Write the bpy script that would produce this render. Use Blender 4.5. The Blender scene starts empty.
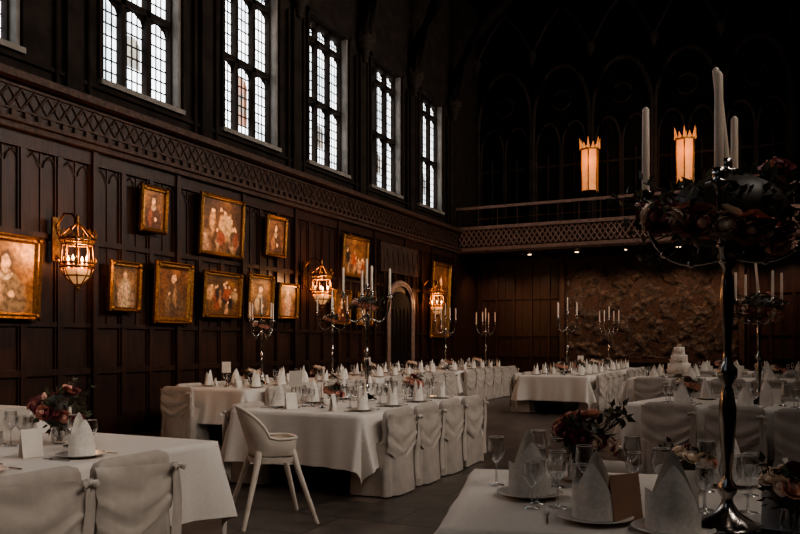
import bpy, math, random
from mathutils import Vector, Matrix
R=random.Random(7)
pi=math.pi
sc=bpy.context.scene
try:
    sc.view_settings.view_transform='AgX'; sc.view_settings.look='AgX - Medium High Contrast'
except Exception: pass
# ------------------------------------------------------------------ materials
MATS={}
def nodes(name):
    m=bpy.data.materials.new(name); m.use_nodes=True
    MATS[name]=m
    nt=m.node_tree
    return m,nt,nt.nodes['Principled BSDF']
def ramp(nt,fac,cols):
    r=nt.nodes.new('ShaderNodeValToRGB')
    els=r.color_ramp.elements
    while len(els)<len(cols): els.new(0.5)
    for e,(p,c) in zip(els,cols):
        e.position=p; e.color=(c[0],c[1],c[2],1)
    nt.links.new(fac,r.inputs[0]); return r.outputs[0]
def noise(nt,vec,scale,detail=4,dist=0,rough=.5):
    n=nt.nodes.new('ShaderNodeTexNoise'); n.inputs['Scale'].default_value=scale
    n.inputs['Detail'].default_value=detail; n.inputs['Distortion'].default_value=dist
    n.inputs['Roughness'].default_value=rough
    if vec is not None: nt.links.new(vec,n.inputs['Vector'])
    return n.outputs['Fac']
def coord(nt,kind='Object',scale=(1,1,1)):
    t=nt.nodes.new('ShaderNodeTexCoord'); mp=nt.nodes.new('ShaderNodeMapping')
    mp.inputs['Scale'].default_value=scale
    nt.links.new(t.outputs[kind],mp.inputs[0]); return mp.outputs[0]
def bump(nt,p,h,strength=.3,dist=.02):
    b=nt.nodes.new('ShaderNodeBump'); b.inputs['Strength'].default_value=strength
    b.inputs['Distance'].default_value=dist
    nt.links.new(h,b.inputs['Height']); nt.links.new(b.outputs[0],p.inputs['Normal'])
def mat(name,c1,c2=None,rough=.5,metal=0,scale=8,stretch=(1,1,1),bmp=0,emit=None,es=0,sheen=0,sss=0,spec=None):
    m,nt,p=nodes(name)
    p.inputs['Roughness'].default_value=rough; p.inputs['Metallic'].default_value=metal
    c2=c2 or tuple(x*.8 for x in c1)
    v=coord(nt,'Object',stretch); n=noise(nt,v,scale)
    nt.links.new(ramp(nt,n,[(.3,c1),(.7,c2)]),p.inputs['Base Color'])
    if bmp: bump(nt,p,n,bmp)
    if emit: p.inputs['Emission Color'].default_value=(*emit,1); p.inputs['Emission Strength'].default_value=es
    if sheen: p.inputs['Sheen Weight'].default_value=sheen; p.inputs['Sheen Tint'].default_value=(1,.9,.8,1)
    if sss: p.inputs['Subsurface Weight'].default_value=sss
    if spec is not None: p.inputs['Specular IOR Level'].default_value=spec
    return m
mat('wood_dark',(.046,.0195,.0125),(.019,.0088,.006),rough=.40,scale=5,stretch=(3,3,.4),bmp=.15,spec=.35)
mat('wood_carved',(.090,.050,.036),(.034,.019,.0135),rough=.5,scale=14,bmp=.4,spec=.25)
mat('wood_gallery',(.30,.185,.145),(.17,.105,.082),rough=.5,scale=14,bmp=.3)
mat('wood_roof',(.018,.013,.011),(.010,.0075,.0065),rough=.8,scale=4,spec=.1)
mat('stone_dark',(.030,.022,.018),(.016,.012,.010),rough=.9,scale=3,bmp=.3,spec=.1)
mat('stone_corbel',(.045,.034,.028),(.022,.017,.014),rough=.9,scale=6,bmp=.4,spec=.1)
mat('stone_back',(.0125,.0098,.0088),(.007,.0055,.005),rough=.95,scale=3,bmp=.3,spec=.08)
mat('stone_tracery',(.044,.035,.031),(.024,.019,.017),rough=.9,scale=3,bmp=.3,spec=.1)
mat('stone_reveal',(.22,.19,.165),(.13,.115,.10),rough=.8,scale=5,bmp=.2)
mat('lead',(.010,.010,.011),rough=.6)
mat('gold',(.36,.185,.065),(.14,.068,.024),rough=.42,metal=.9,scale=30,bmp=.5)
mat('brass_dark',(.26,.13,.05),(.09,.042,.016),rough=.35,metal=.9,scale=20)
mat('silver',(.55,.50,.46),(.36,.33,.30),rough=.2,metal=1,scale=6)
mat('candle',(.88,.73,.59),rough=.45,sss=.1)
mat('wick',(.03,.02,.02))
mat('linen',(.80,.735,.67),(.73,.67,.61),rough=.75,scale=60,bmp=.03,sheen=.15)
mat('napkin',(.87,.81,.74),rough=.7,scale=70,bmp=.03,sheen=.15)
mat('satin',(.64,.57,.505),(.50,.44,.385),rough=.36,scale=7,bmp=.2,sheen=.2)
mat('cover',(.54,.475,.42),(.42,.365,.32),rough=.6,scale=9,bmp=.2,sheen=.2)
mat('china',(.85,.80,.75),rough=.15)
mat('card',(.88,.81,.73),rough=.8)
mat('card_kraft',(.42,.25,.17),rough=.8)
mat('plastic',(.80,.70,.60),rough=.4)
mat('leaf',(.060,.072,.038),(.10,.095,.05),rough=.45,scale=20)
mat('leaf_dark',(.035,.038,.024),(.07,.045,.035),rough=.5,scale=20)
mat('rose_blush',(.88,.52,.42),(.74,.40,.31),rough=.6,scale=15)
mat('rose_cream',(.95,.82,.69),(.86,.70,.57),rough=.6,scale=15)
mat('rose_plum',(.30,.08,.09),(.18,.045,.055),rough=.6,scale=15)
mat('icing',(.84,.74,.65),rough=.5)
mat('bulb',(1,.6,.3),emit=(1,.64,.34),es=6)
mat('downlamp',(1,.7,.4),emit=(1,.66,.38),es=10)
mat('shade_glow',(.9,.5,.2),emit=(1,.48,.20),es=.42)
m,nt,p=nodes('glass')
tr=nt.nodes.new('ShaderNodeBsdfTransparent'); gl=nt.nodes.new('ShaderNodeBsdfGlossy'); gl.inputs['Roughness'].default_value=.1
fr=nt.nodes.new('ShaderNodeLayerWeight'); fr.inputs['Blend'].default_value=.6
mx=nt.nodes.new('ShaderNodeMixShader'); tr.inputs[0].default_value=(.90,.90,.90,1)
nt.links.new(fr.outputs['Facing'],mx.inputs[0]); nt.links.new(tr.outputs[0],mx.inputs[1]); nt.links.new(gl.outputs[0],mx.inputs[2])
nt.links.new(mx.outputs[0],nt.nodes['Material Output'].inputs[0])
m,nt,p=nodes('amber'); v=coord(nt,'Object'); 
n=noise(nt,v,6)
nt.links.new(ramp(nt,n,[(.3,(.75,.20,.05)),(.7,(.95,.38,.13))]),p.inputs['Emission Color']); p.inputs['Emission Strength'].default_value=.75
p.inputs['Base Color'].default_value=(.5,.2,.06,1)
m,nt,p=nodes('window_glass'); v=coord(nt,'Object'); n=noise(nt,v,1.3,3)
nt.links.new(ramp(nt,n,[(.35,(.42,.47,.50)),(.5,(.88,.93,.97)),(.65,(1,1,1))]),p.inputs['Emission Color']); p.inputs['Emission Strength'].default_value=5
p.inputs['Base Color'].default_value=(.1,.1,.1,1)
m,nt,p=nodes('stained'); v=coord(nt,'Object')
vo=nt.nodes.new('ShaderNodeTexVoronoi'); vo.inputs['Scale'].default_value=9; nt.links.new(v,vo.inputs[0])
nt.links.new(ramp(nt,vo.outputs['Color'],[(.2,(.45,.05,.01)),(.5,(.9,.28,.05)),(.8,(.10,.09,.08))]),p.inputs['Emission Color']); p.inputs['Emission Strength'].default_value=.8
m,nt,p=nodes('stained_grey'); v=coord(nt,'Object')
vo=nt.nodes.new('ShaderNodeTexVoronoi'); vo.inputs['Scale'].default_value=12; nt.links.new(v,vo.inputs[0])
nt.links.new(ramp(nt,vo.outputs['Color'],[(.2,(.10,.10,.10)),(.5,(.45,.36,.25)),(.8,(.25,.30,.34))]),p.inputs['Emission Color']); p.inputs['Emission Strength'].default_value=1.3
m,nt,p=nodes('floor_stone'); v=coord(nt,'Object',(1,1,1)); br=nt.nodes.new('ShaderNodeTexBrick')
br.inputs['Scale'].default_value=1.0; br.inputs['Brick Width'].default_value=.9; br.inputs['Row Height'].default_value=.6
br.inputs['Mortar Size'].default_value=.009
br.inputs['Color1'].default_value=(.15,.118,.10,1); br.inputs['Color2'].default_value=(.085,.068,.058,1); br.inputs['Mortar'].default_value=(.022,.018,.015,1)
nt.links.new(v,br.inputs[0]); n=noise(nt,v,4,6)
mxr=nt.nodes.new('ShaderNodeMix'); mxr.data_type='RGBA'; mxr.blend_type='MULTIPLY'; mxr.inputs[0].default_value=.8
nt.links.new(br.outputs[0],mxr.inputs[6]); nt.links.new(ramp(nt,n,[(.3,(.5,.5,.5)),(.7,(1.3,1.3,1.3))]),mxr.inputs[7])
nt.links.new(mxr.outputs[2],p.inputs['Base Color']); p.inputs['Roughness'].default_value=.36
bump(nt,p,br.outputs['Fac'],.2,-.01)
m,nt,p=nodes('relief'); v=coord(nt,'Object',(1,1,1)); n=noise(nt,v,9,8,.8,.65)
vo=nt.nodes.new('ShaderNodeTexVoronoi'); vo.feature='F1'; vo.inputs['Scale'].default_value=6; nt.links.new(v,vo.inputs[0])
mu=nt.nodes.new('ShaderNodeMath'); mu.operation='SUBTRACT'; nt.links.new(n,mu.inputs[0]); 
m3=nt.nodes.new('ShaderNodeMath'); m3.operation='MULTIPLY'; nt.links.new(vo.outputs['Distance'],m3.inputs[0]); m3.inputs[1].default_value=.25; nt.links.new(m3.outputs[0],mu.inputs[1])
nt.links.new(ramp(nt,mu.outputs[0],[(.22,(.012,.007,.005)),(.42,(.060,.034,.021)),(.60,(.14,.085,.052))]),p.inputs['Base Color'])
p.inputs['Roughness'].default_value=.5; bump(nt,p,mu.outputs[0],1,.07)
def painting_mat(name,kind,seed,body=(.02,.012,.01),accent=(.5,.3,.2),bg=(.10,.05,.02)):
    rr=random.Random(seed)
    m,nt,p=nodes(name); L=nt.links
    t=nt.nodes.new('ShaderNodeTexCoord'); uv=t.outputs['UV']
    nn=nt.nodes.new('ShaderNodeTexNoise'); nn.noise_dimensions='4D'; nn.inputs['Scale'].default_value=6; nn.inputs['Detail'].default_value=5; nn.inputs['W'].default_value=seed
    L.new(uv,nn.inputs['Vector'])
    sub=nt.nodes.new('ShaderNodeVectorMath'); sub.operation='SUBTRACT'; L.new(nn.outputs['Color'],sub.inputs[0]); sub.inputs[1].default_value=(.5,.5,.5)
    sca=nt.nodes.new('ShaderNodeVectorMath'); sca.operation='SCALE'; L.new(sub.outputs[0],sca.inputs[0]); sca.inputs['Scale'].default_value=.18
    add=nt.nodes.new('ShaderNodeVectorMath'); L.new(uv,add.inputs[0]); L.new(sca.outputs[0],add.inputs[1]); w=add.outputs[0]
    n2=nt.nodes.new('ShaderNodeTexNoise'); n2.noise_dimensions='4D'; n2.inputs['Scale'].default_value=3; n2.inputs['Detail'].default_value=6; n2.inputs['W'].default_value=seed*3.1; L.new(uv,n2.inputs['Vector'])
    col=ramp(nt,n2.outputs['Fac'],[(.32,tuple(x*.3 for x in bg)),(.55,bg),(.75,tuple(min(1,x*2.4) for x in bg))])
    def blob(col,c,r,color,soft=.25):
        s=nt.nodes.new('ShaderNodeVectorMath'); s.operation='SUBTRACT'; L.new(w,s.inputs[0]); s.inputs[1].default_value=(c[0],c[1],0)
        q=nt.nodes.new('ShaderNodeVectorMath'); q.operation='MULTIPLY'; L.new(s.outputs[0],q.inputs[0]); q.inputs[1].default_value=(1/r[0],1/r[1],0)
        ln=nt.nodes.new('ShaderNodeVectorMath'); ln.operation='LENGTH'; L.new(q.outputs[0],ln.inputs[0])
        mr=nt.nodes.new('ShaderNodeMapRange'); L.new(ln.outputs['Value'],mr.inputs[0])
        mr.inputs[1].default_value=1+soft/2; mr.inputs[2].default_value=1-soft/2
        mx=nt.nodes.new('ShaderNodeMix'); mx.data_type='RGBA'; L.new(mr.outputs[0],mx.inputs[0]); L.new(col,mx.inputs[6])
        mx.inputs[7].default_value=(*color,1); return mx.outputs[2]
    skin=(.85,.55,.35)
    if kind=='portrait':
        col=blob(col,(.5,.18),(.36,.40),body)
        col=blob(col,(.36,.30),(.10,.22),accent,.6)
        col=blob(col,(.5,.54),(.10,.07),(.7,.55,.4),.3)
        col=blob(col,(.5,.71),(.13,.16),(.06,.03,.02),.3)
        col=blob(col,(.5,.69),(.09,.115),skin,.3)
        col=blob(col,(.60,.25),(.06,.05),skin,.3)
    elif kind=='full':
        col=blob(col,(.5,.30),(.26,.40),body,.4)
        col=blob(col,(.56,.45),(.07,.22),accent,.6)
        col=blob(col,(.32,.3),(.09,.25),tuple(x*.6 for x in accent),.8)
        col=blob(col,(.5,.78),(.085,.065),skin,.3)
        col=blob(col,(.36,.5),(.05,.04),skin,.3)
        col=blob(col,(.8,.2),(.12,.2),tuple(x*.4 for x in accent),.8)
    else:
        for i in range(14):
            x=rr.uniform(.1,.9); y=rr.uniform(.12,.6)
            c=rr.choice([body,accent,(.5,.36,.22),(.30,.08,.04),(.12,.07,.04),(.6,.36,.2)])
            col=blob(col,(x,y),(rr.uniform(.05,.13),rr.uniform(.1,.24)),c,.7)
            col=blob(col,(x+rr.uniform(-.04,.04),y+rr.uniform(.12,.24)),(.032,.042),skin,.4)
    n3=nt.nodes.new('ShaderNodeTexNoise'); n3.inputs['Scale'].default_value=14; n3.inputs['Detail'].default_value=6; L.new(uv,n3.inputs['Vector'])
    mm=nt.nodes.new('ShaderNodeMix'); mm.data_type='RGBA'; mm.blend_type='MULTIPLY'; mm.inputs[0].default_value=.85
    L.new(col,mm.inputs[6]); L.new(ramp(nt,n3.outputs['Fac'],[(.35,(.35,.25,.16)),(.62,(1.2,1.02,.80))]),mm.inputs[7])
    L.new(mm.outputs[2],p.inputs['Base Color']); p.inputs['Roughness'].default_value=.45

# ------------------------------------------------------------------ mesh builder
class MB:
    def __init__(s): s.v=[];s.f=[];s.m=[];s.s=[];s.mats=[];s.uv=[]
    def mi(s,name):
        if name not in s.mats: s.mats.append(name)
        return s.mats.index(name)
    def add(s,vs,fs,mt,smooth=False,M=None,uvs=None):
        b=len(s.v); k=s.mi(mt)
        for v in vs:
            v=Vector(v)
            if M is not None: v=M@v
            s.v.append(v)
        for i,f in enumerate(fs):
            s.f.append([b+j for j in f]); s.m.append(k); s.s.append(smooth); s.uv.append(uvs[i] if uvs else None)
    def merge(s,o,M=None):
        b=len(s.v)
        for v in o.v: s.v.append(M@v if M is not None else v.copy())
        for i,f in enumerate(o.f):
            s.f.append([b+j for j in f]); s.m.append(s.mi(o.mats[o.m[i]])); s.s.append(o.s[i]); s.uv.append(o.uv[i])
    def box(s,c,d,mt,M=None):
        x,y,z=c; a,b,h=d[0]/2,d[1]/2,d[2]/2
        vs=[(x-a,y-b,z-h),(x+a,y-b,z-h),(x+a,y+b,z-h),(x-a,y+b,z-h),(x-a,y-b,z+h),(x+a,y-b,z+h),(x+a,y+b,z+h),(x-a,y+b,z+h)]
        s.add(vs,[(0,3,2,1),(4,5,6,7),(0,1,5,4),(1,2,6,5),(2,3,7,6),(3,0,4,7)],mt,False,M)
    def bb(s,x0,x1,y0,y1,z0,z1,mt,M=None): s.box(((x0+x1)/2,(y0+y1)/2,(z0+z1)/2),(x1-x0,y1-y0,z1-z0),mt,M)
    def loft(s,rings,mt,smooth=True,closed=True,cap0=False,cap1=False,M=None):
        n=len(rings[0]); vs=[v for r in rings for v in r]; fs=[]
        for i in range(len(rings)-1):
            for j in range(n if closed else n-1):
                k=(j+1)%n; fs.append((i*n+j,i*n+k,(i+1)*n+k,(i+1)*n+j))
        s.add(vs,fs,mt,smooth,M)
        if cap0: s.add(rings[0],[tuple(reversed(range(n)))],mt,False,M)
        if cap1: s.add(rings[-1],[tuple(range(n))],mt,False,M)
    def lathe(s,prof,mt,c=(0,0,0),seg=12,smooth=True,cap=True,M=None,ph=0):
        rings=[[(c[0]+r*math.cos(ph+2*pi*j/seg),c[1]+r*math.sin(ph+2*pi*j/seg),c[2]+z) for j in range(seg)] for r,z in prof]
        s.loft(rings,mt,smooth,True,cap and prof[0][0]>.0005,cap and prof[-1][0]>.0005,M)
    def tube(s,pts,rad,mt,seg=6,M=None,cap=True):
        pts=[Vector(p) for p in pts]; n=len(pts); rings=[]
        for i,p in enumerate(pts):
            t=(pts[min(i+1,n-1)]-pts[max(i-1,0)]).normalized()
            a=Vector((0,0,1)) if abs(t.z)<.9 else Vector((1,0,0))
            u=t.cross(a).normalized(); w=t.cross(u)
            r=rad[i] if isinstance(rad,(list,tuple)) else rad
            rings.append([p+u*r*math.cos(2*pi*j/seg)+w*r*math.sin(2*pi*j/seg) for j in range(seg)])
        s.loft(rings,mt,True,True,cap,cap,M)
    def sphere(s,c,r,mt,seg=10,M=None,sq=(1,1,1)):
        n=seg//2+1; rings=[]
        for i in range(n+1):
            a=-pi/2+pi*i/n
            rings.append([(c[0]+sq[0]*r*math.cos(a)*math.cos(2*pi*j/seg),c[1]+sq[1]*r*math.cos(a)*math.sin(2*pi*j/seg),c[2]+sq[2]*r*math.sin(a)) for j in range(seg)])
        s.loft(rings,mt,True,M=M)
    def mesh(s,name):
        me=bpy.data.meshes.new(name); me.from_pydata([tuple(v) for v in s.v],[],s.f)
        for n in s.mats: me.materials.append(MATS[n])
        me.polygons.foreach_set('material_index',s.m); me.polygons.foreach_set('use_smooth',s.s)
        if any(u for u in s.uv):
            ul=me.uv_layers.new(name='UVMap')
            for p,u in zip(me.polygons,s.uv):
                if u:
                    for li,c in zip(p.loop_indices,u): ul.data[li].uv=c
        me.update(); return me
    def build(s,name,loc=(0,0,0),rz=0):
        return place(s.mesh(name),name,loc,rz)
def place(me,name,loc=(0,0,0),rz=0,sc_=1):
    o=bpy.data.objects.new(name,me); sc.collection.objects.link(o)
    o.location=loc; o.rotation_euler=(0,0,rz); o.scale=(sc_,)*3; return o
def T(x,y,z,rz=0,s=1): return Matrix.Translation((x,y,z))@Matrix.Rotation(rz,4,'Z')@Matrix.Scale(s,4)

# ------------------------------------------------------------------ room
XL,XR,YB,YR,ZC=-9.0,2.3,24.5,-4.0,12.6
WZ0,WZ1=5.3,8.45
WC=[0.8,3.62,6.2,9.28,12.1,14.92,17.76,20.6]; HW=.86
b=MB(); b.bb(XL-.6,XR+.6,YR-.6,YB+.6,-.2,0,'floor_stone'); b.build('floor')
b=MB(); b.bb(XL-.6,XR+.6,YR-.6,YB+.6,ZC,ZC+.2,'wood_roof')
for i in range(12): b.bb(XL+.05+i*1.0,XL+.2+i*1.0,YR,YB,ZC-.18,ZC+.01,'wood_roof')
for i in range(10): b.bb(XL,XR,YR+.6+i*2.83,YR+.85+i*2.83,ZC-.3,ZC+.01,'stone_corbel')
b.build('ceiling')
def side_wall(name,x,sgn,panels=True):
    b=MB(); o=x-sgn*.6
    X0,X1=min(x,o),max(x,o)
    b.bb(X0,X1,YR,YB,0,4.2,'wood_dark'); b.bb(X0,X1,YR,YB,4.2,WZ0,'stone_dark'); b.bb(X0,X1,YR,YB,WZ1,ZC,'stone_dark')
    y=YR
    for c in WC:
        b.bb(X0,X1,y,c-HW,WZ0,WZ1,'stone_dark'); y=c+HW
    b.bb(X0,X1,y,YB,WZ0,WZ1,'stone_dark')
    def P(dx0,dx1,y0,y1,z0,z1,mt):
        a,c=x+sgn*dx0,x+sgn*dx1; b.bb(min(a,c),max(a,c),y0,y1,z0,z1,mt)
    P(-.01,.05,YR,22.5,0,.28,'wood_dark'); 
    for z,h,d in [(.95,.09,.05),(1.62,.07,.045),(2.82,.08,.05),(3.98,.22,.06)]: P(-.01,d,YR,22.5,z,z+h,'wood_dark')
    y=YR; k=0
    while y<22.4:
        P(-.01,.055 if k%3 else .10,y-.045,y+.045,.28,4.2,'wood_dark')
        for sg in (-1,1):
            yy=y+sg*.062
            P(-.005,.03,yy-.012,yy+.012,.28,3.98,'wood_dark')
        P(-.005,.02,y+.28,y+.30,1.69,2.82,'wood_dark'); P(-.005,.02,y+.28,y+.30,2.9,3.98,'wood_dark')
        for q in (0,1):
            yc=y+.16+q*.27
            pts=[(x+sgn*.02,yc-.11,3.78),(x+sgn*.02,yc-.07,3.88),(x+sgn*.02,yc,3.95),(x+sgn*.02,yc+.07,3.88),(x+sgn*.02,yc+.11,3.78)]
            b.tube(pts,.012,'wood_dark',4)
        y+=.583; k+=1
    P(-.01,.16,YR,22.5,4.18,4.26,'wood_carved'); P(-.01,.22,YR,22.5,4.26,4.31,'wood_carved')
    P(-.01,.10,YR,22.5,4.31,4.80,'wood_dark')
    P(-.01,.28,YR,22.5,4.80,4.87,'wood_carved'); P(-.01,.20,YR,22.5,4.87,4.93,'wood_carved')
    y=YR
    xx=x+sgn*.11
    while y<22.3:
        b.tube([(xx,y,4.46),(xx,y+.2,4.72)],.018,'wood_carved',4,cap=False); b.tube([(xx,y+.2,4.46),(xx,y,4.72)],.018,'wood_carved',4,cap=False)
        b.sphere((xx,y+.1,4.59),.035,'wood_carved',6)
        P(.1,.15,y+.02,y+.10,4.33,4.41,'wood_carved')
        y+=.2
    P(.1,.13,YR,22.5,4.42,4.45,'wood_carved'); P(.1,.13,YR,22.5,4.73,4.76,'wood_carved')
    P(-.01,.06,YR,YB,5.12,5.18,'stone_dark')
    for c in WC:
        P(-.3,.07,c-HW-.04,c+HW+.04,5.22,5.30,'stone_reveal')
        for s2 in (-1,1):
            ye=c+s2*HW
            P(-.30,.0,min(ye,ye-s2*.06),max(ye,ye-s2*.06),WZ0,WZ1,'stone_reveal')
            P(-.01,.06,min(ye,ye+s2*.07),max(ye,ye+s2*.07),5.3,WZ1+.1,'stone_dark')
        P(-.01,.06,c-HW-.07,c+HW+.07,WZ1,WZ1+.12,'stone_dark')
    for i in range(len(WC)+1):
        yc=WC[0]-1.41+i*2.83
        if yc>22.6: continue
        b.tube([(x+sgn*.06,yc-.28,4.9),(x+sgn*.06,yc-.28,8.2)],.035,'stone_dark',6)
        b.tube([(x+sgn*.06,yc+.28,4.9),(x+sgn*.06,yc+.28,8.2)],.035,'stone_dark',6)
        P(-.01,.10,yc-.14,yc+.14,4.9,8.3,'stone_dark')
        b.lathe([(.02,-.4),(.09,-.36),(.06,-.30),(.13,-.22),(.10,-.16),(.20,-.07),(.21,0),(.16,.03),(.24,.08),(.26,.12),(.26,.2)],'stone_corbel',(x+sgn*.14,yc,8.5),8)
        for q in range(8):
            a=q*pi/4; b.tube([(x+sgn*.14+.23*math.cos(a),yc+.23*math.sin(a),8.68),(x+sgn*.14+.26*math.cos(a),yc+.26*math.sin(a),8.84)],[.035,.004],'stone_corbel',4)
        mid=(XL+XR)/2
        for oy in (-.09,.09):
            pts=[]
            for k in range(9):
                t=k/8; pts.append((x+sgn*.1+(mid-x-sgn*.1)*t**1.6,yc+oy,8.6+(ZC-.1-8.6)*math.sin(t*pi/2)**.8))
            b.tube(pts,.11,'wood_roof',6)
    b.build(name)
side_wall('wall_left',XL,1); side_wall('wall_right',XR,-1)
def window(x,sgn,c,idx,glow=True,stain=False):
    b=MB(); gx=x-sgn*.26; n=3; w=2*HW-.12; y0=c-w/2; lw=w/n
    fx=gx+sgn*.05
    if glow:
        b.add([(gx,y0,WZ0),(gx,y0+w,WZ0),(gx,y0+w,WZ1),(gx,y0,WZ1)],[(0,1,2,3) if sgn>0 else (3,2,1,0)],'window_glass')
    zt=[WZ0+.03,WZ0+1.42,WZ0+2.75,WZ1-.03]
    def pane(i,r,za,zb,mt):
        g=gx+sgn*.006; a=y0+lw*(i+.14); ww=lw*.72; q0=zt[r]+za; q1=zt[r]+zb
        b.add([(g,a,q0),(g,a+ww,q0),(g,a+ww,q1-.12),(g,a+ww*.7,q1),(g,a+ww*.3,q1),(g,a,q1-.12)],[(0,1,2,3,4,5)],mt)
    if stain: pane(1,0,.25,1.15,'stained')
    elif glow: pane(1,0,.45,.95,'stained_grey')
    for i in range(n+1):
        b.box((fx,y0+i*lw,(WZ0+WZ1)/2),(.14,.085 if 0<i<n else .06,WZ1-WZ0),'stone_dark')
    for z in zt: b.box((fx,c,z),(.14,w,.10 if z in zt[1:3] else .06),'stone_dark')
    for i in range(n):
        a=y0+i*lw+.04; e=a+lw-.08
        for r in range(3):
            za,zb=zt[r]+.05,zt[r+1]-.05
            top=zb; hh=.22
            b.add([(gx+sgn*.03,a,top-hh),(gx+sgn*.03,a,top),(gx+sgn*.03,(a+e)/2,top),(gx+sgn*.03,a+(e-a)*.14,top-.09)],[(0,1,2,3)],'stone_dark')
            b.add([(gx+sgn*.03,e,top-hh),(gx+sgn*.03,e,top),(gx+sgn*.03,(a+e)/2,top),(gx+sgn*.03,e-(e-a)*.14,top-.09)],[(0,1,2,3)],'stone_dark')
            for k in range(1,4):
                yy=a+(e-a)*k/4; b.box((gx+sgn*.02,yy,(za+zb)/2),(.012,.022,zb-za),'lead')
            m_=max(2,round((zb-za)/.19))
            for k in range(1,m_):
                zz=za+(zb-za)*k/m_; b.box((gx+sgn*.02,(a+e)/2,zz),(.012,e-a,.024),'lead')
    b.build('window_%d'%idx)
for i,c in enumerate(WC): window(XL,1,c,i+1,True,stain=(i==4))
for i,c in enumerate(WC): window(XR,-1,c,i+9,False)
b=MB(); cxm=(XL+XR)/2
b.bb(XL,cxm-2.2,YR-.5,YR,0,ZC,'stone_dark'); b.bb(cxm+2.2,XR,YR-.5,YR,0,ZC,'stone_dark')
b.bb(cxm-2.2,cxm+2.2,YR-.5,YR,0,4.5,'wood_dark'); b.bb(cxm-2.2,cxm+2.2,YR-.5,YR,9.5,ZC,'stone_dark'); b.build('wall_rear')
b=MB()
for i in range(7): b.box((cxm-2.2+i*4.4/6,YR-.2,7),(.1,.14,5),'stone_dark')
for z in (4.53,6.2,7.9,9.45): b.box((cxm,YR-.2,z),(4.4,.13,.09),'stone_dark')
b.build('window_17')
# back wall
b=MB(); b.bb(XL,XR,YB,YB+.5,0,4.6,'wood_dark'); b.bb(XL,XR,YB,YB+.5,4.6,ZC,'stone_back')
b.bb(XL,XR,YB-.05,YB,0,.28,'wood_dark')
for z,h in [(.95,.09),(1.62,.07),(2.82,.08),(3.95,.2)]: b.bb(XL,XR,YB-.05,YB,z,z+h,'wood_dark')
x=XL+.1
while x<XR:
    b.bb(x-.045,x+.045,YB-.06,YB,.28,4.1,'wood_dark')
    b.bb(x+.28,x+.30,YB-.025,YB,.28,4.0,'wood_dark'); x+=.583
def arch(b,xc,w,z0,zs,h,y,r,mt):
    pts=[(xc-w/2,y,z0),(xc-w/2,y,zs)]
    for k in range(1,7):
        t=k/6; pts.append((xc-w/2*(1-t**1.7),y,zs+h*math.sin(t*pi/2)))
    b.tube(pts,r,mt,6); b.tube([(2*xc-p[0],p[1],p[2]) for p in pts],r,mt,6)
for i in range(6):
    xc=XL+.95+i*1.88; ts='stone_tracery'
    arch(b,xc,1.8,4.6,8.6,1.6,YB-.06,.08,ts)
    for q in (-.42,.42):
        arch(b,xc+q,.78,4.6,7.6,.8,YB-.04,.045,ts)
        b.tube([(xc+q,YB-.04,4.6),(xc+q,YB-.04,7.4)],.025,ts,5)
    b.tube([(xc+.3*math.cos(a*pi/6),YB-.04,9.1+.3*math.sin(a*pi/6)) for a in range(13)],.035,ts,5)
    b.lathe([(.02,-.3),(.10,-.15),(.16,0),(.16,.12)],ts,(xc-.94,YB-.12,10.6),8)
    for s in (-1,1):
        b.tube([(xc-.94,YB-.1,10.7),(xc-.94+s*.5,YB-.1,11.6),(xc-.94+s*.94,YB-.1,12.1)],.06,ts,5)
for z in (5.9,7.0): b.bb(XL,XR,YB-.05,YB,z,z+.07,'stone_tracery')
b.build('wall_back')
b=MB()
nx,nz=150,96; vs=[];fs=[]
from mathutils import noise as mn
for j in range(nz+1):
    for i in range(nx+1):
        x=-6.0+5.0*i/nx; z=.95+3.0*j/nz
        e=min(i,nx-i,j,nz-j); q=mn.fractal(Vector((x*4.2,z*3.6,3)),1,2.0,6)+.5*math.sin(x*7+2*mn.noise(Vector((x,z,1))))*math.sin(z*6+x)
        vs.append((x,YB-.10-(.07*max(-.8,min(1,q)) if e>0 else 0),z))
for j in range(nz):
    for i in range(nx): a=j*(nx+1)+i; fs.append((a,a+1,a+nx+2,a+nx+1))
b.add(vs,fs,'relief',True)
b.bb(-6.15,-.85,YB-.09,YB-.061,.82,4.0,'wood_carved')
for x in (-6.1,-.9): b.bb(x-.07,x+.07,YB-.2,YB-.062,.8,4.02,'wood_carved')
for z in (.86,3.97): b.bb(-6.1,-.9,YB-.2,YB-.062,z-.06,z+.06,'wood_carved')
b.build('carved_relief_panel')
# gallery balcony
b=MB(); Y0=22.62; GL,GR=XL+.002,XR-.002; YG=YB-.062
b.bb(GL,GR,Y0,YG,4.16,4.36,'wood_dark')
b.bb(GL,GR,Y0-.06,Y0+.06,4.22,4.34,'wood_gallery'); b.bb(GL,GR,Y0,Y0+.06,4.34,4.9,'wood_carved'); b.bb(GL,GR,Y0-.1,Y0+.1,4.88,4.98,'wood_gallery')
b.bb(GL,GR,Y0-.09,Y0-.04,4.16,4.23,'wood_carved')
x=XL+.1
while x<XR-.35:
    y=Y0-.02
    for (a,c) in [((x,4.38),(x+.32,4.86)),((x+.32,4.38),(x,4.86)),((x+.16,4.38),(x+.32,4.62)),((x+.16,4.38),(x,4.62)),((x+.16,4.86),(x+.32,4.62)),((x+.16,4.86),(x,4.62))]:
        b.tube([(a[0],y,a[1]),(c[0],y,c[1])],.02,'wood_gallery',4,cap=False)
    x+=.32
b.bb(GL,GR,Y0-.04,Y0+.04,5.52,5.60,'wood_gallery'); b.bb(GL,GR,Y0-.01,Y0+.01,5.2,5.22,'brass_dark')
x=XL+.1
while x<XR:
    b.box((x,Y0,5.25),(.03,.03,.56),'wood_carved'); x+=.62
for i in range(18): b.bb(XL+.05+i*.63,XL+.13+i*.63,Y0+.1,YG,4.10,4.17,'wood_dark')
b.build('gallery_balcony')
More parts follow.
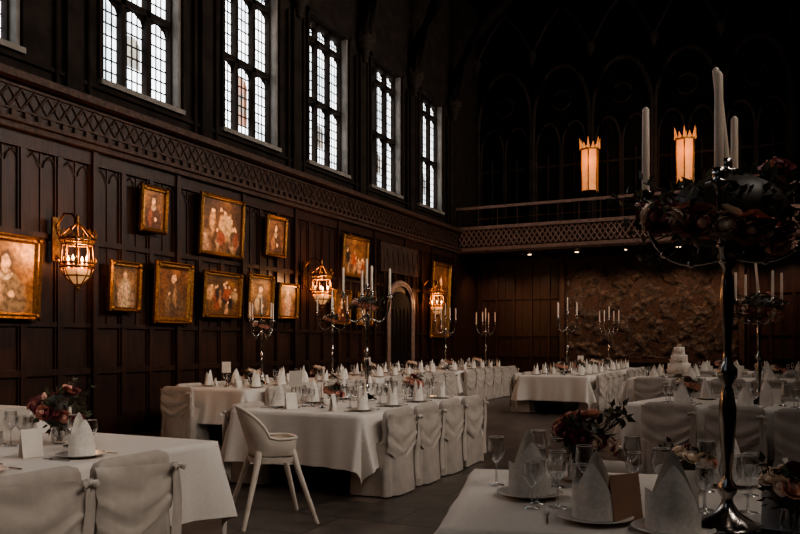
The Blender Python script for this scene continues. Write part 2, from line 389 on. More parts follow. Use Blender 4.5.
for i in range(7):
    x=-8.3+i*1.45; b=MB(); b.lathe([(.09,0),(.09,-.02),(.07,-.03)],'brass_dark',seg=12); b.lathe([(.06,-.031),(.03,-.04)],'downlamp',seg=12)
    b.build('recessed_downlight',(x,23.3,4.155))
    l=bpy.data.lights.new('downlight_beam','SPOT'); l.energy=100; l.color=(1,.66,.45); l.spot_size=2.0; l.spot_blend=.8; l.shadow_soft_size=.06
    o=bpy.data.objects.new('downlight_beam',l); sc.collection.objects.link(o); o.location=(x,23.3,4.05); o.rotation_euler=(.25,0,0)
# door in left wall
b=MB(); yc=18.35
def doorshape(w,zs,zt,x,mt,th=.05):
    pts=[(yc-w/2,0.0),(yc+w/2,0.0)]
    for k in range(9):
        t=k/8; a=t*pi; pts.append((yc+w/2*math.cos(a),zs+(zt-zs)*math.sin(a)**.8))
    n=len(pts); b.loft([[(x-th,p[0],p[1]) for p in pts],[(x,p[0],p[1]) for p in pts]],mt,False,True,True,True)
    return pts
doorshape(1.5,2.35,3.0,XL+.10,'wood_carved',.1); pts=doorshape(1.15,2.2,2.75,XL+.13,'wood_roof',.03)  # inner slab stands proud; its darker colour paints in a recess's shade
for r_,s_ in ((.05,1.3),(.035,1.16)):
    q=[(XL+.14,yc-.75*s_/1.3,0.01)]
    q+=[(XL+.14,yc-.75*s_/1.3*math.cos(k/10*pi),2.3+.7*math.sin(k/10*pi)**.8*s_/1.3) for k in range(11)]+[(XL+.14,yc+.75*s_/1.3,0.01)]
    b.tube(q,r_,'wood_gallery',6)
for k in range(5): b.box((XL+.14,yc-.45+k*.225,1.2),(.02,.02,2.2),'wood_dark')
b.sphere((XL+.17,yc+.4,1.1),.035,'brass_dark',8)
b.bb(XL,XL+.12,yc-1.1,yc+1.1,3.2,3.95,'wood_carved')
for k in range(7): b.tube([(XL+.13,yc-.95+k*.3,3.25),(XL+.13,yc-.8+k*.3,3.85),(XL+.13,yc-.65+k*.3,3.25)],.02,'wood_carved',4)
b.build('door_1')
# ------------------------------------------------------------------ paintings
def painting(y0,y1,z0,z1,kind,seed,fw=.09,pw=1,**k):
    nm='canvas_%d'%seed; painting_mat(nm,kind,seed,**k)
    b=MB(); W=y1-y0; H=z1-z0
    prof=[(0,0),(0,.05),(.02,.075),(.045,.05),(.07,.055),(fw,.025),(fw,.0)]
    corners=[(-W/2,-H/2,1,1),(W/2,-H/2,-1,1),(W/2,H/2,-1,-1),(-W/2,H/2,1,-1)]
    rings=[[(d,cy+sy*i,cz+sz*i) for (i,d) in prof] for cy,cz,sy,sz in corners]; rings.append(rings[0])
    b.loft(rings,'gold',False,False)
    a=W/2-fw+.005; c=H/2-fw+.005
    b.add([(.02,-a,-c),(.02,a,-c),(.02,a,c),(.02,-a,c)],[(0,1,2,3)],nm,uvs=[[(0,0),(1,0),(1,1),(0,1)]])
    b.add([(.0,-W/2,-H/2),(.0,W/2,-H/2),(.0,W/2,H/2),(.0,-W/2,H/2)],[(3,2,1,0)],'wood_dark')
    for cy,cz in ((-W/2+.05,-H/2+.05),(W/2-.05,-H/2+.05),(W/2-.05,H/2-.05),(-W/2+.05,H/2-.05)): b.sphere((.06,cy,cz),.035,'gold',6)
    o=b.build('framed_painting',(XL+.14,(y0+y1)/2,(z0+z1)/2)); o.rotation_euler=(0,math.radians(3),0)
    l=bpy.data.lights.new('picture_spot','SPOT'); l.color=(1,.60,.33); l.shadow_soft_size=.05
    p=Vector((XL+1.35,(y0+y1)/2,4.25)); tgt=Vector((XL+.1,(y0+y1)/2,(z0+z1)/2)); d=tgt-p
    l.energy=PS*pw*(H*W)**.25*d.length**2/3.0
    l.spot_size=2*math.atan(max(W,H)*.60/d.length); l.spot_blend=.8
    o=bpy.data.objects.new('picture_spot',l); sc.collection.objects.link(o); o.location=p; o.rotation_euler=d.to_track_quat('-Z','Y').to_euler()
PS=140
painting(6.2,7.24,1.70,2.80,'portrait',1,fw=.10,pw=1.6,body=(.24,.18,.12),accent=(.6,.4,.25),bg=(.34,.17,.06))
painting(8.43,9.05,1.87,2.63,'full',2,fw=.07,body=(.45,.38,.28),accent=(.7,.5,.4),bg=(.2,.12,.06))
painting(9.05,9.63,3.14,3.87,'portrait',3,fw=.06,body=(.10,.04,.02),accent=(.3,.1,.05),bg=(.2,.10,.04))
painting(9.35,10.22,1.71,2.71,'full',4,fw=.11,body=(.10,.06,.04),accent=(.35,.22,.12),bg=(.18,.08,.03))
painting(10.42,11.62,2.93,3.99,'group',5,fw=.07,bg=(.14,.07,.03))
painting(10.5,11.55,1.84,2.66,'group',6,fw=.08,bg=(.12,.06,.02))
painting(11.75,12.56,1.86,2.70,'portrait',7,fw=.08,pw=1.5,body=(.12,.08,.05),accent=(.5,.4,.3),bg=(.28,.15,.07))
painting(12.32,13.0,3.10,3.89,'portrait',8,fw=.06,body=(.10,.05,.03),accent=(.4,.2,.1),bg=(.16,.08,.04))
painting(12.72,13.42,1.88,2.60,'full',9,fw=.07,pw=1.5,body=(.4,.35,.3),accent=(.6,.3,.2),bg=(.25,.14,.06))
painting(15.25,16.43,2.92,3.88,'group',10,fw=.08,bg=(.2,.1,.04))
painting(14.85,15.6,1.81,2.60,'portrait',11,fw=.07,body=(.08,.03,.02),accent=(.5,.2,.1),bg=(.2,.1,.04))
painting(15.9,16.7,1.81,2.60,'full',12,fw=.07,body=(.3,.2,.15),accent=(.5,.4,.3),bg=(.15,.08,.04))
painting(20.28,21.6,1.55,3.74,'full',13,fw=.12,pw=.7,body=(.12,.05,.03),accent=(.5,.35,.2),bg=(.10,.05,.025))
# ------------------------------------------------------------------ wall lanterns
def wall_lantern():
    b=MB()
    r=.21
    def ring(z,rr,t,mt='gold'): b.tube([(rr*math.cos(a*pi/12),rr*math.sin(a*pi/12),z) for a in range(25)],t,mt,6,cap=False)
    ring(0,r,.018); ring(.05,r+.01,.01); ring(.30,r*.9,.014); ring(-.12,r*.75,.012)
    for k in range(8):
        a=k*pi/4; c,s=math.cos(a),math.sin(a)
        b.tube([(r*c,r*s,0),(r*.95*c,r*.95*s,.15),(r*.9*c,r*.9*s,.3),(r*1.12*c,r*1.12*s,.38),(r*.9*c,r*.9*s,.43),(.1*c,.1*s,.52),(.0,0,.6)],[.01,.01,.012,.012,.01,.008,.008],'brass_dark',5)
        b.tube([(r*c,r*s,0),(r*.8*c,r*.8*s,-.12),(r*.4*c,r*.4*s,-.22),(0,0,-.28)],.009,'gold',5)
        b.tube([(r*c,r*s,.03),(r*1.15*c,r*1.15*s,.09),(r*1.05*c,r*1.05*s,.13)],[.012,.012,.003],'gold',5)
        a+=pi/8; c,s=math.cos(a),math.sin(a)
        b.tube([(r*.9*c,r*.9*s,.3),(r*.95*c,r*.95*s,.4),],[.016,.003],'gold',4)
        if k%2==0:
            b.lathe([(.014,0),(.014,.1)],'candle',(r*.62*c,r*.62*s,-.02),6)
            b.lathe([(.008,.1),(.02,.125),(.014,.15),(.001,.18)],'bulb',(r*.62*c,r*.62*s,-.02),6)
            b.lathe([(.004,-.02),(.03,-.015),(.03,-.005)],'gold',(r*.62*c,r*.62*s,-.01),6)
    b.lathe([(.05,-.22),(.14,-.14),(.165,-.03),(.16,-.03),(.13,-.13),(.045,-.2)],'shade_glow',seg=14)
    b.lathe([(.0,-.36),(.02,-.34),(.008,-.31),(.04,-.28),(.02,-.24)],'gold',seg=8)
    b.lathe([(.02,.56),(.05,.6),(.02,.64),(.03,.67),(0,.72)],'brass_dark',seg=8)
    for k in range(12):
        a=k*pi/6; c,s=math.cos(a),math.sin(a)
        b.tube([(r*1.0*c,r*1.0*s,.36),(r*1.2*c,r*1.2*s,.44),(r*1.1*c,r*1.1*s,.5),(r*.98*c,r*.98*s,.46)],[.012,.012,.01,.006],'gold',5)
    ring(.37,r*1.03,.02,'brass_dark')
    b.tube([(0,0,.6),(-.1,0,.72),(-.25,0,.74),(-.38,0,.6),(-.42,0,.45)],.016,'brass_dark',6)
    b.tube([(-.42,0,.2),(-.33,0,.1),(-.21,0,.02)],.014,'brass_dark',6)
    b.box((-.42,0,.4),(.03,.12,.6),'brass_dark')
    return b.mesh('wall_lantern')
wl=wall_lantern()
for y in (7.52,13.75,19.8,1.9):
    place(wl,'wall_lantern',(XL+.54,y,2.42))
    l=bpy.data.lights.new('lantern_light','POINT'); l.energy=60; l.color=(1,.50,.22); l.shadow_soft_size=.1
    o=bpy.data.objects.new('lantern_light',l); sc.collection.objects.link(o); o.location=(XL+.60,y,2.62)
# gallery lanterns on back wall
b=MB(); n=6
hexr=lambda r,z:[(r*math.cos(a*pi/3+pi/6),r*.8*math.sin(a*pi/3+pi/6),z) for a in range(6)]
b.loft([hexr(.25,0),hexr(.27,1.25)],'amber',False,True,True,True)
for k in range(6):
    a=k*pi/3+pi/6; b.tube([(.26*math.cos(a),.21*math.sin(a),-.05),(.285*math.cos(a),.228*math.sin(a),1.35)],.022,'brass_dark',5)
    b.tube([(.285*math.cos(a),.228*math.sin(a),1.3),(.33*math.cos(a),.26*math.sin(a),1.62)],[.05,.006],'amber',5)
    a+=pi/6; b.tube([(.26*math.cos(a),.21*math.sin(a),1.3),(.29*math.cos(a),.23*math.sin(a),1.48)],[.06,.01],'amber',5)
b.loft([hexr(.3,1.25),hexr(.32,1.32)],'gold',False,True,True,True); b.loft([hexr(.05,-.2),hexr(.2,-.08),hexr(.27,0)],'brass_dark',False,True,True,False)
b.box((0,.215,.5),(.12,.1,.3),'brass_dark')
gm=b.mesh('gallery_lantern')
for x in (-5.2,-2.42):
    place(gm,'gallery_lantern',(x,YB-.32,6.1))
    l=bpy.data.lights.new('gallery_light','POINT'); l.energy=18; l.color=(1,.45,.18); l.shadow_soft_size=.2
    o=bpy.data.objects.new('gallery_light',l); sc.collection.objects.link(o); o.location=(x,YB-.8,7.0)

# ------------------------------------------------------------------ furniture
TH=.75
def table_mesh(L,W,seed,drop=.5):
    b=MB(); rr=random.Random(seed); p1,p2,p3=[rr.uniform(0,6) for _ in range(3)]
    X=W/2; Y=L/2; st=.045; nx=int((W+2*drop)/st); ny=int((L+2*drop)/st)
    vs=[];fs=[]
    for j in range(ny+1):
        for i in range(nx+1):
            x=-X-drop+(W+2*drop)*i/nx; y=-Y-drop+(L+2*drop)*j/ny
            ex=max(abs(x)-X,0); ey=max(abs(y)-Y,0); sx=1 if x>0 else -1; sy=1 if y>0 else -1
            r=math.hypot(ex,ey)
            if r<1e-6:
                vs.append((x,y,TH+.0015*mn.noise(Vector((x*4,y*4,seed))))); continue
            cx=min(max(x,-X),X); cy=min(max(y,-Y),Y)
            dx,dy=ex/r*sx,ey/r*sy
            ph=(cy*sx if ex>0 and ey==0 else cx*sy if ey>0 and ex==0 else 0)
            both=ex>0 and ey>0
            if both:
                f=math.atan2(ey,ex)
                off=.02+r*(.16+.12*math.cos(4*f))+.04*math.sin(f*8+p1)*r
            else:
                rip=math.sin(ph*9+p1+sx+sy)*.5+math.sin(ph*21+p2)*.28+math.sin(ph*4.3+p3)*.5
                dist_c=(Y-abs(cy) if ex>0 else X-abs(cx))
                k=min(1,dist_c/.3)
                off=.02+r*(.28*(1-k)**2)+.09*r/drop*(rip*k+.5*k)
            z=TH-max(0,r-.012)*.985
            vs.append((cx+dx*off,cy+dy*off,max(.015,z)))
    for j in range(ny):
        for i in range(nx): a=j*(nx+1)+i; fs.append((a,a+1,a+nx+2,a+nx+1))
    b.add(vs,fs,'linen',True)
    b.bb(-X+.01,X-.01,-Y+.01,Y-.01,TH-.035,TH-.006,'wood_dark')
    for sx in (-1,1):
        for sy in (-1,1):
            b.lathe([(.018,0),(.018,TH-.03)],'silver',(sx*(X-.15),sy*(Y-.2),0),8)
        b.tube([(sx*(X-.15),-Y+.2,.3),(sx*(X-.15),Y-.2,.3)],.01,'silver',5)
    return b.mesh('banquet_table')
def chair_mesh(seed):
    b=MB(); rr=random.Random(seed); ph=rr.uniform(0,6)
    w=.30; n=56
    def ring(x0,x1,hw,z,amp,fl=0,tw=0):
        pts=[]
        cx=(x0+x1)/2; hx=(x1-x0)/2+fl
        for j in range(n):
            a=2*pi*j/n; c,s=math.cos(a),math.sin(a); e=.28
            px=hx*abs(c)**e*(1 if c>0 else -1); py=(hw+fl)*abs(s)**e*(1 if s>0 else -1)
            rx=amp*(math.sin(py*38+ph+tw)*.5+math.sin(py*75+2*ph-tw)*.35)*(1 if abs(c)>.2 else 0)
            ry=amp*math.sin(px*40+ph)*.6
            pts.append((cx+px+rx*(1 if c>0 else -1),py+ry*(1 if s>0 else -1)*(1 if abs(s)>.5 else 0),z))
        return pts
    rings=[ring(-.44,0,w-.01,.012,.034,.012),ring(-.44,0,w-.012,.15,.026,.006,.2),ring(-.43,0,w-.015,.3,.018,0,.4),ring(-.42,-.005,w-.02,.44,.010,0,.6),
           ring(-.40,-.008,w-.03,.475,.006,0,.7),ring(-.13,-.01,w-.03,.485,.006,0,.7),ring(-.10,-.01,w-.03,.52,.006,0,.8),ring(-.095,-.015,w-.025,.60,.006,0,1),ring(-.095,-.015,w-.025,.66,.005,0,1.2),ring(-.09,-.02,w-.028,.74,.003,0,1.4),ring(-.085,-.025,w-.045,.772,.002),ring(-.07,-.04,w-.09,.788,0)]
    b.loft(rings,'cover',True,True,False,True)
    ov=[]
    for i in range(15):
        t=i/14; row=[]
        for j in range(17):
            s=j/16; y=-w+.014+(2*w-.028)*s
            zt=.76-.05*s; zb=.30+.34*abs(s-.40)**1.2
            sag=-.05*math.sin(s*pi)*math.sin(t*pi)
            z=zt+(zb-zt)*t+sag
            row.append((.008+.008*math.sin(t*pi)+.0065*math.sin(t*17+s*3+ph)+.0035*math.sin(t*31-s*7+ph)-(.03 if j in (0,16) else 0),y,z))
        ov.append(row)
    b.loft(ov,'satin',True,False)
    g=[]
    for k in range(10):
        t=k/9; yy=w-.04+.012*math.sin(t*5+ph); zz=.72-.62*t; wv=.022+.022*t
        g.append([(.022+.008*math.sin(t*7),yy-wv,zz),(.034+.006*math.sin(t*7+1),yy-wv*.3,zz),(.024,yy+wv*.2,zz),(.034+.008*math.sin(t*7),yy+wv,zz)])
    b.loft(g,'satin',True,False)
    for s in (-1,1):
        gg=[]
        for k in range(6):
            t=k/5; q=math.sin(t*pi*.5+.2)
            gg.append([(.03+.02*q,w-.04+s*.045*t,.70-.022*q-.01*t),(.045+.02*q,w-.04+s*.05*t,.70-.01*t),(.03+.02*q,w-.04+s*.045*t,.70+.022*q-.01*t)])
        b.loft(gg,'satin',True,False)
    b.sphere((.034,w-.04,.70),.02,'satin',8)
    return b.mesh('banquet_chair')
CH=[chair_mesh(i) for i in range(4)]
# --- tableware
def napkin_mesh(seed=0):
    """napkin folded into a standing mitre: two peaked leaves joined at the sides, with a folded cuff"""
    b=MB(); n=12; 
    for sgn,hp,lean in ((1,.205,.012),(-1,.245,.0)):
        rows=[]
        for k in range(9):
            t=k/8; row=[]
            for j in range(n+1):
                u=-1+2*j/n
                top=.085+(hp-.085)*(1-abs(u)**1.3)**.9
                z=top*t
                w=.080-.010*t
                y=sgn*(.050*math.sqrt(max(0,1-u*u))*(1-.50*t)+lean*t+.012*math.sin(t*pi)*(1-abs(u)))
                row.append((w*u*(1+.04*math.sin(t*4)),y,z))
            rows.append(row)
        b.loft(rows,'napkin',True,False)
    rows=[]
    for k in range(3):
        row=[]
        for j in range(n+1):
            u=-1+2*j/n; top=.055+.075*(u+1)/2
            z=.0+top*k/2; row.append((.083*u,.056*math.sqrt(max(0,1-u*u))*(1-.12*k)+.004,z))
        rows.append(row)
    b.loft(rows,'napkin',True,False)
    return b
def plate(b,x,y,r,z=0):
    b.lathe([(r*.55,z),(r*.6,z+.004),(r*.98,z+.018),(r,z+.019),(r*.97,z+.021),(r*.62,z+.008),(0.001,z+.007)],'china',(x,y,0),24)
def glass(b,x,y,h=.2,r=.037,z=0):
    b.lathe([(r*.9,z),(r*.85,z+.003),(.006,z+.008),(.0045,z+.03),(.0045,z+h*.45),(.012,z+h*.48),(r*.85,z+h*.62),(r,z+h*.75),(r*.82,z+h)],'glass',(x,y,0),14,cap=False)
    b.tube([(x+r*.82*math.cos(q*pi/7),y+r*.82*math.sin(q*pi/7),z+h) for q in range(15)],.0014,'china',3,cap=False)
def card(b,x,y,w=.08,h=.1,rz=0,mt='card'):
    M=T(x,y,0,rz); d=.03
    b.add([(-w/2,-d,0),(w/2,-d,0),(w/2,0,h),(-w/2,0,h),(-w/2,d,0),(w/2,d,0)],[(0,1,2,3),(3,2,5,4)],mt,M=M)
NM=napkin_mesh(0); nm_me=NM.mesh('folded_napkin')
gb=MB(); glass(gb,0,0,.22,.042); wine=gb.mesh('wine_glass')
gb=MB(); glass(gb,0,0,.18,.036); water=gb.mesh('water_glass')
gb=MB(); plate(gb,0,0,.14); plate_me=gb.mesh('dinner_plate')
def cutlery(b,M=None):
    b.tube([(0,-.10,.004),(0,0,.005),(0,.10,.003)],[.005,.004,.006],'silver',5,M=(M or Matrix())@T(.17,0,0))
    b.tube([(0,-.10,.004),(0,.03,.004),(0,.05,.004)],[.005,.003,.008],'silver',5,M=(M or Matrix())@T(-.17,0,0))
    for q in (-1,0,1): b.tube([(q*.006,.05,.004),(q*.006,.1,.004)],.002,'silver',4,M=(M or Matrix())@T(-.17,0,0))
gb=MB(); cutlery(gb); cut_me=gb.mesh('cutlery_set')
gb=MB(); card(gb,0,0,.12,.16); card_me=gb.mesh('menu_card')
gb=MB(); card(gb,0,0,.15,.19,mt='card_kraft'); kraft_me=gb.mesh('menu_card_kraft')
def rose(b,c,r,mt,rr):
    M0=Matrix.Translation(c)@Matrix.Rotation(rr.uniform(-.6,.6),4,'X')@Matrix.Rotation(rr.uniform(-.6,.6),4,'Y')
    b.sphere((0,0,r*.15),r*.42,mt,8,M=M0)
    for L,(n,rad,h,tl) in enumerate([(4,.5,.55,.1),(5,.75,.45,.35),(6,1.0,.3,.6)]):
        for k in range(n):
            a=2*pi*k/n+L*.5; M=M0@Matrix.Rotation(a,4,'Z'); g=[]
            for i in range(4):
                t=i/3; x=r*rad*(.35+.65*t**.7); z=-r*.3+r*(h+.3)*t-(r*.18*t*t*tl*2); ww=r*.62*rad*(.5+math.sin(t*pi*.75)*.7)
                g.append([(x-r*.12,-ww,z*.9),(x,-ww*.4,z),(x,ww*.4,z),(x-r*.12,ww,z*.9)])
            b.loft(g,mt,True,False,M=M)
def orose(b,c,dirv,r,mt,rr):
    q=Vector(dirv).to_track_quat('Z','Y').to_matrix().to_4x4()
    sub=MB(); rose(sub,(0,0,0),r,mt,rr); b.merge(sub,Matrix.Translation(c)@q)
def foliage(b,c,r,hz,n,rr,mt='leaf',ll=.07):
    for _ in range(n):
        d=Vector((rr.gauss(0,1),rr.gauss(0,1),rr.gauss(0,1)+.15)).normalized()
        p=Vector(c)+Vector((d.x*r,d.y*r,d.z*hz))*rr.uniform(.55,1.0)
        q=(d+Vector((rr.uniform(-.6,.6),rr.uniform(-.6,.6),rr.uniform(-.6,.6)))).normalized()
        s=q.cross(Vector((rr.random(),rr.random(),rr.random()))).normalized(); l=ll*rr.uniform(.6,1.2); w=l*.32
        u=q.cross(s)*l*.1
        b.add([p-q*l*.4,p+s*w+u,p+q*l*.8,p-s*w+u,p],[(0,4,1),(1,4,2),(2,4,3),(3,4,0)],rr.choice([mt,mt,'leaf_dark']),True)
ROSY=('rose_blush','rose_cream','rose_blush','rose_plum','rose_cream')
def floral(r,hz,seed,nr=14,vase=True,rs=.045,nl=90,cols=ROSY,ll=.045):
    b=MB(); rr=random.Random(seed); z=.12+hz*.6 if vase else 0
    if vase:
        b.lathe([(.04,0),(.05,.01),(.055,.06),(.045,.12),(.05,.15),(.047,.15),(.04,.12),(.05,.06),(.0,.012)],'glass' if seed%2 else 'china',seg=14)
        for k in range(6): b.tube([(rr.uniform(-.02,.02),rr.uniform(-.02,.02),.015),(rr.uniform(-.04,.04),rr.uniform(-.04,.04),z)],.003,'leaf',4)
    foliage(b,(0,0,z),r*1.0,hz*1.0,nl,rr,ll=ll); b.sphere((0,0,z),1,'leaf_dark',10,sq=(r*.72,r*.72,hz*.72))
    for k in range(nr):
        a=2.4*k; e=-.3+1.6*((k*.618)%1); d=(math.cos(a)*math.cos(e),math.sin(a)*math.cos(e),math.sin(e))
        orose(b,(r*d[0],r*d[1],z+hz*d[2]),d,rs*rr.uniform(.75,1.15),cols[k%len(cols)],rr)
    for k in range(7):
        a=rr.uniform(0,2*pi); l=rr.uniform(.9,1.3)
        p=(r*l*math.cos(a),r*l*math.sin(a),z+hz*rr.uniform(.3,1.4))
        b.tube([(0,0,z),(r*.8*math.cos(a),r*.8*math.sin(a),z+hz*.4),p],.0025,'leaf_dark',4)
        foliage(b,p,.03,.03,6,rr,'leaf',.035)
    return b
FL=[floral(.13,.10,s,16) for s in (1,2,3)]; FLM=[f.mesh('floral_centrepiece') for f in FL]
def candelabra(seed,flowers=.2,H=1.1,arms=4,detail=14,rose_s=.05,nl=170,cols=ROSY,ph=.3,AR=.27,az=1.17,cz=1.26,ch=.30,tilt=0,nr=None,dip=.13,fz=1.10,fh=.55):
    b=MB(); rr=random.Random(seed)
    k=H/1.1
    b.lathe([(.115,0),(.12,.008),(.115,.018),(.10,.022),(.075,.04),(.04,.06),(.022,.09),(.018,.11),(.032,.13),(.034,.15),(.018,.17),(.014,.2),(.020,.24),(.028,.36),(.030,.42),(.020,.48),(.014,.5),(.032,.53),(.034,.555),(.016,.58),(.013,.62),(.018,.70),(.024,.80),(.022,.86),(.013,.9),(.030,.93),(.034,.95),(.016,.98),(.016,1.10*k)],'silver',seg=detail)
    def cup(x,y,z,ch,tl=0):
        M=Matrix.Translation((x,y,z))@Matrix.Rotation(tl,4,'Y')
        b.lathe([(.008,-.03),(.012,-.01),(.04,.004),(.042,.01),(.016,.012),(.02,.03),(.021,.055),(.017,.055)],'silver',(0,0,0),12,M=M)
        b.lathe([(.0145,.03),(.013,.03+ch-.01),(.006,.03+ch)],'candle',(0,0,0),12,M=M); b.tube([(0,0,.03+ch),(.002,0,.042+ch)],.0015,'wick',4,M=M)
    for a_ in range(arms):
        a=2*pi*a_/arms+ph; c,s=math.cos(a),math.sin(a); pts=[]
        for q in range(11):
            t=q/10; rx=AR*(1-(1-t)**1.6); z=(az-.19)*k-dip*math.sin(t*pi)*(1-.2*t)+.16*t**2
            pts.append((rx*c,rx*s,z))
        b.tube(pts,[.009]*9+[.01,.012],'silver',6)
        for q in (3,6): b.sphere(pts[q],.015,'silver',6)
        if dip>.1: b.tube([(AR*.35*c,AR*.35*s,.9*k),(AR*.5*c,AR*.5*s,.83*k),(AR*.36*c,AR*.36*s,.82*k)],[.007,.006,.003],'silver',5)
        cup(AR*c,AR*s,az*k,ch)
    cup(0,0,cz*k,ch+.02,tilt); b.lathe([(.016,1.0*k),(.02,1.08*k),(.012,(cz-.02)*k)],'silver',seg=8)
    if flowers:
        c=(0,0,fz*k); foliage(b,c,flowers*1.0,flowers*fh,nl,rr,'leaf',.045)
        b.sphere(c,1,'leaf_dark',12,sq=(flowers*.78,flowers*.78,flowers*fh*.8))
        n=nr or int(10+flowers*60)
        for q in range(n):
            a=q*2.4; e=-.9+1.9*((q*.618)%1); d=(math.cos(a)*math.cos(e),math.sin(a)*math.cos(e),math.sin(e))
            orose(b,(flowers*1.06*d[0],flowers*1.06*d[1],fz*k+flowers*fh*1.05*d[2]),d,rose_s*rr.uniform(.7,1.2),cols[q%len(cols)],rr)
        for q in range(20):
            a=rr.uniform(0,2*pi); l=rr.uniform(1.1,1.4); p=(flowers*l*math.cos(a),flowers*l*math.sin(a),fz*k+flowers*rr.uniform(-.6,.6))
            b.tube([c,p],.002,'leaf_dark',4); foliage(b,p,.035,.035,7,rr,'leaf',.035)
    return b
CB=candelabra(5,.14,1.1,rose_s=.04,nl=90); CBM=CB.mesh('silver_candelabra')
CB0=candelabra(6,.0,1.1,ph=.7); CB0M=CB0.mesh('silver_candelabra')
DUSK=('rose_blush','rose_plum','rose_cream','rose_blush','rose_plum')
CB1=candelabra(15,.255,1.13,rose_s=.052,nl=320,detail=20,ph=math.radians(183),AR=.275,az=1.115,cz=1.20,ch=.33,tilt=-.10,cols=DUSK,nr=66,dip=.05,fz=1.075,fh=.62); CB1M=CB1.mesh('silver_candelabra_floral')
cnt=0
def table(cx,cy,L,W,rot=0,sides='RL',detail=True,n=None,flo=True,seed=0,candle=True,sy=0):
    """long axis = local Y"""
    global cnt; cnt+=1
    place(table_mesh(L,W,cnt+seed),'banquet_table',(cx,cy,0),rot)
    M=T(cx,cy,0,rot); n=n or int((L-.1)/.64); rr=random.Random(cnt*11)
    def P(x,y,z=0): return M@Vector((x,y,z))
    far=MB()
    for k in range(n):
        y=(k-(n-1)/2)*.64+sy
        for s in (1,-1):
            if ('R' if s>0 else 'L') in sides:
                p=P(s*(W/2+.22),y); place(CH[rr.randrange(4)],'banquet_chair',p,rot+(0 if s>0 else pi)+rr.uniform(-.03,.03))
            px=s*(W/2-.22); r2=0 if s>0 else pi
            items=[(plate_me,'dinner_plate',px,y,r2),(nm_me,'folded_napkin',px,y,r2-pi/2+rr.uniform(-.5,.5)),(wine,'wine_glass',px-s*.2,y+.13,0),(water,'water_glass',px-s*.17,y+.23,0),(water,'water_glass',px-s*.26,y+.21,0),(cut_me,'cutlery_set',px,y,r2+pi/2)]
            cardp=rr.random()<.55
            if detail:
                for me,nm,x_,y_,r_ in items:
                    z=TH+.003+(.009 if nm=='folded_napkin' else 0); q=P(x_,y_); place(me,nm,(q.x,q.y,z),rot+r_)
                if cardp: q=P(px-s*.24,y-.14); place(card_me,'menu_card',(q.x,q.y,TH+.003),rot+rr.uniform(-.5,.5)+pi/2)
            else:
                plate(far,px,y,.13,0); far.merge(NM,T(px,y,.006,r2-pi/2+rr.uniform(-.6,.6))); glass(far,px-s*.2,y+.13); glass(far,px-s*.18,y+.22,.17,.034)
                if cardp: card(far,px-s*.22,y-.12,.10,.13,rr.uniform(-.5,.5)+pi/2)
    if not detail: far.build('place_settings',(cx,cy,TH+.003),rot)
    if flo:
        for y in ([-L/4,L/4] if L>2.5 else [0]):
            q=P(rr.uniform(-.05,.05),y+.1); place(FLM[rr.randrange(3)],'floral_centrepiece',(q.x,q.y,TH+.003),rr.uniform(0,6),.9)
    if candle:
        b=MB()
        for k in range(3):
            x_,y_=rr.uniform(-.12,.12),(k-1)*L/3+.05
            b.lathe([(.04,0),(.04,.005),(.008,.012),(.006,.08),(.018,.10),(.012,.105)],'silver',(x_,y_,0),10); b.lathe([(.011,.10),(.010,.24),(.004,.245)],'candle',(x_,y_,0),8)
        b.build('candlesticks',P(0,0,TH+.003),rot)
table(-4.05,2.15,3.9,1.4,0,'RL',True,flo=False,n=5,sy=-.23)
table(-4.05,7.5,2.8,1.4,0,'RL',True,n=4,flo=False)
table(-7.25,3.6,3.8,1.3,0,'RL',False)
table(-7.25,10.55,3.7,1.3,0,'RL',False)
table(-7.25,14.45,3.7,1.3,0,'RL',False)
table(-7.25,18.6,4.2,1.3,0,'RL',False)
table(-3.95,16.4,2.8,1.35,0,'RL',False)
table(-3.95,19.7,3.0,1.35,0,'RL',False)
table(-.75,15.3,3.4,1.3,pi/2,'RL',False,n=5)
table(-.2,19.2,3.4,1.2,pi/2,'RL',False,n=5)
table(.12,8.98,3.0,1.3,pi/2+math.radians(-12),'LR',True,n=4,flo=False)
table(.217,3.53,3.0,1.3,pi/2+math.radians(15),'R',True,n=4,flo=False,candle=False)
place(CH[1],'banquet_chair',(-7.6,8.45,0),-pi/2)
Z=TH+.003
def put(me,nm,x,y,rz=0,s=1,z=Z): return place(me,nm,(x,y,z),rz,s)
put(CB1M,'silver_candelabra',-.155,2.93,-.09)
put(CB1M,'silver_candelabra',-.17,8.95,.5,.92)
put(CBM,'silver_candelabra',-4.2,7.8,.4)
put(CBM,'silver_candelabra',-7.25,12.15,.2); put(CBM,'silver_candelabra',-7.25,10.0,1.0,.85)
put(CB0M,'silver_candelabra',-7.25,17.5,.1); put(CB0M,'silver_candelabra',-7.25,20.4,.9)
put(CB0M,'silver_candelabra',-3.95,16.2,.3); put(CB0M,'silver_candelabra',-3.95,20.7,.6)
fg=floral(.125,.11,21,24,rs=.036,nl=110,cols=('rose_plum','rose_blush','rose_plum','rose_cream','rose_blush')); put(fg.mesh('floral_centrepiece'),'floral_centrepiece',-.80,3.60,.3,1.1)
put(FLM[1],'floral_centrepiece',-.33,3.55,2,.7); put(FLM[2],'floral_centrepiece',.05,2.92,1,.8)
fb=floral(.17,.15,9,24,nl=150,rs=.042,cols=('rose_plum','rose_plum','rose_blush')); put(fb.mesh('floral_centrepiece'),'floral_centrepiece',-4.15,3.55,0)
put(FLM[1],'floral_centrepiece',-4.15,1.9,0); put(FLM[2],'floral_centrepiece',-4.1,6.9,0,.8); put(FLM[0],'floral_centrepiece',-3.95,8.5,1,.9)
put(FLM[0],'floral_centrepiece',.7,8.85,1,.9); put(FLM[2],'floral_centrepiece',-.9,9.2,1,.9)
put(kraft_me,'menu_card',-.50,2.90,.9,.9)
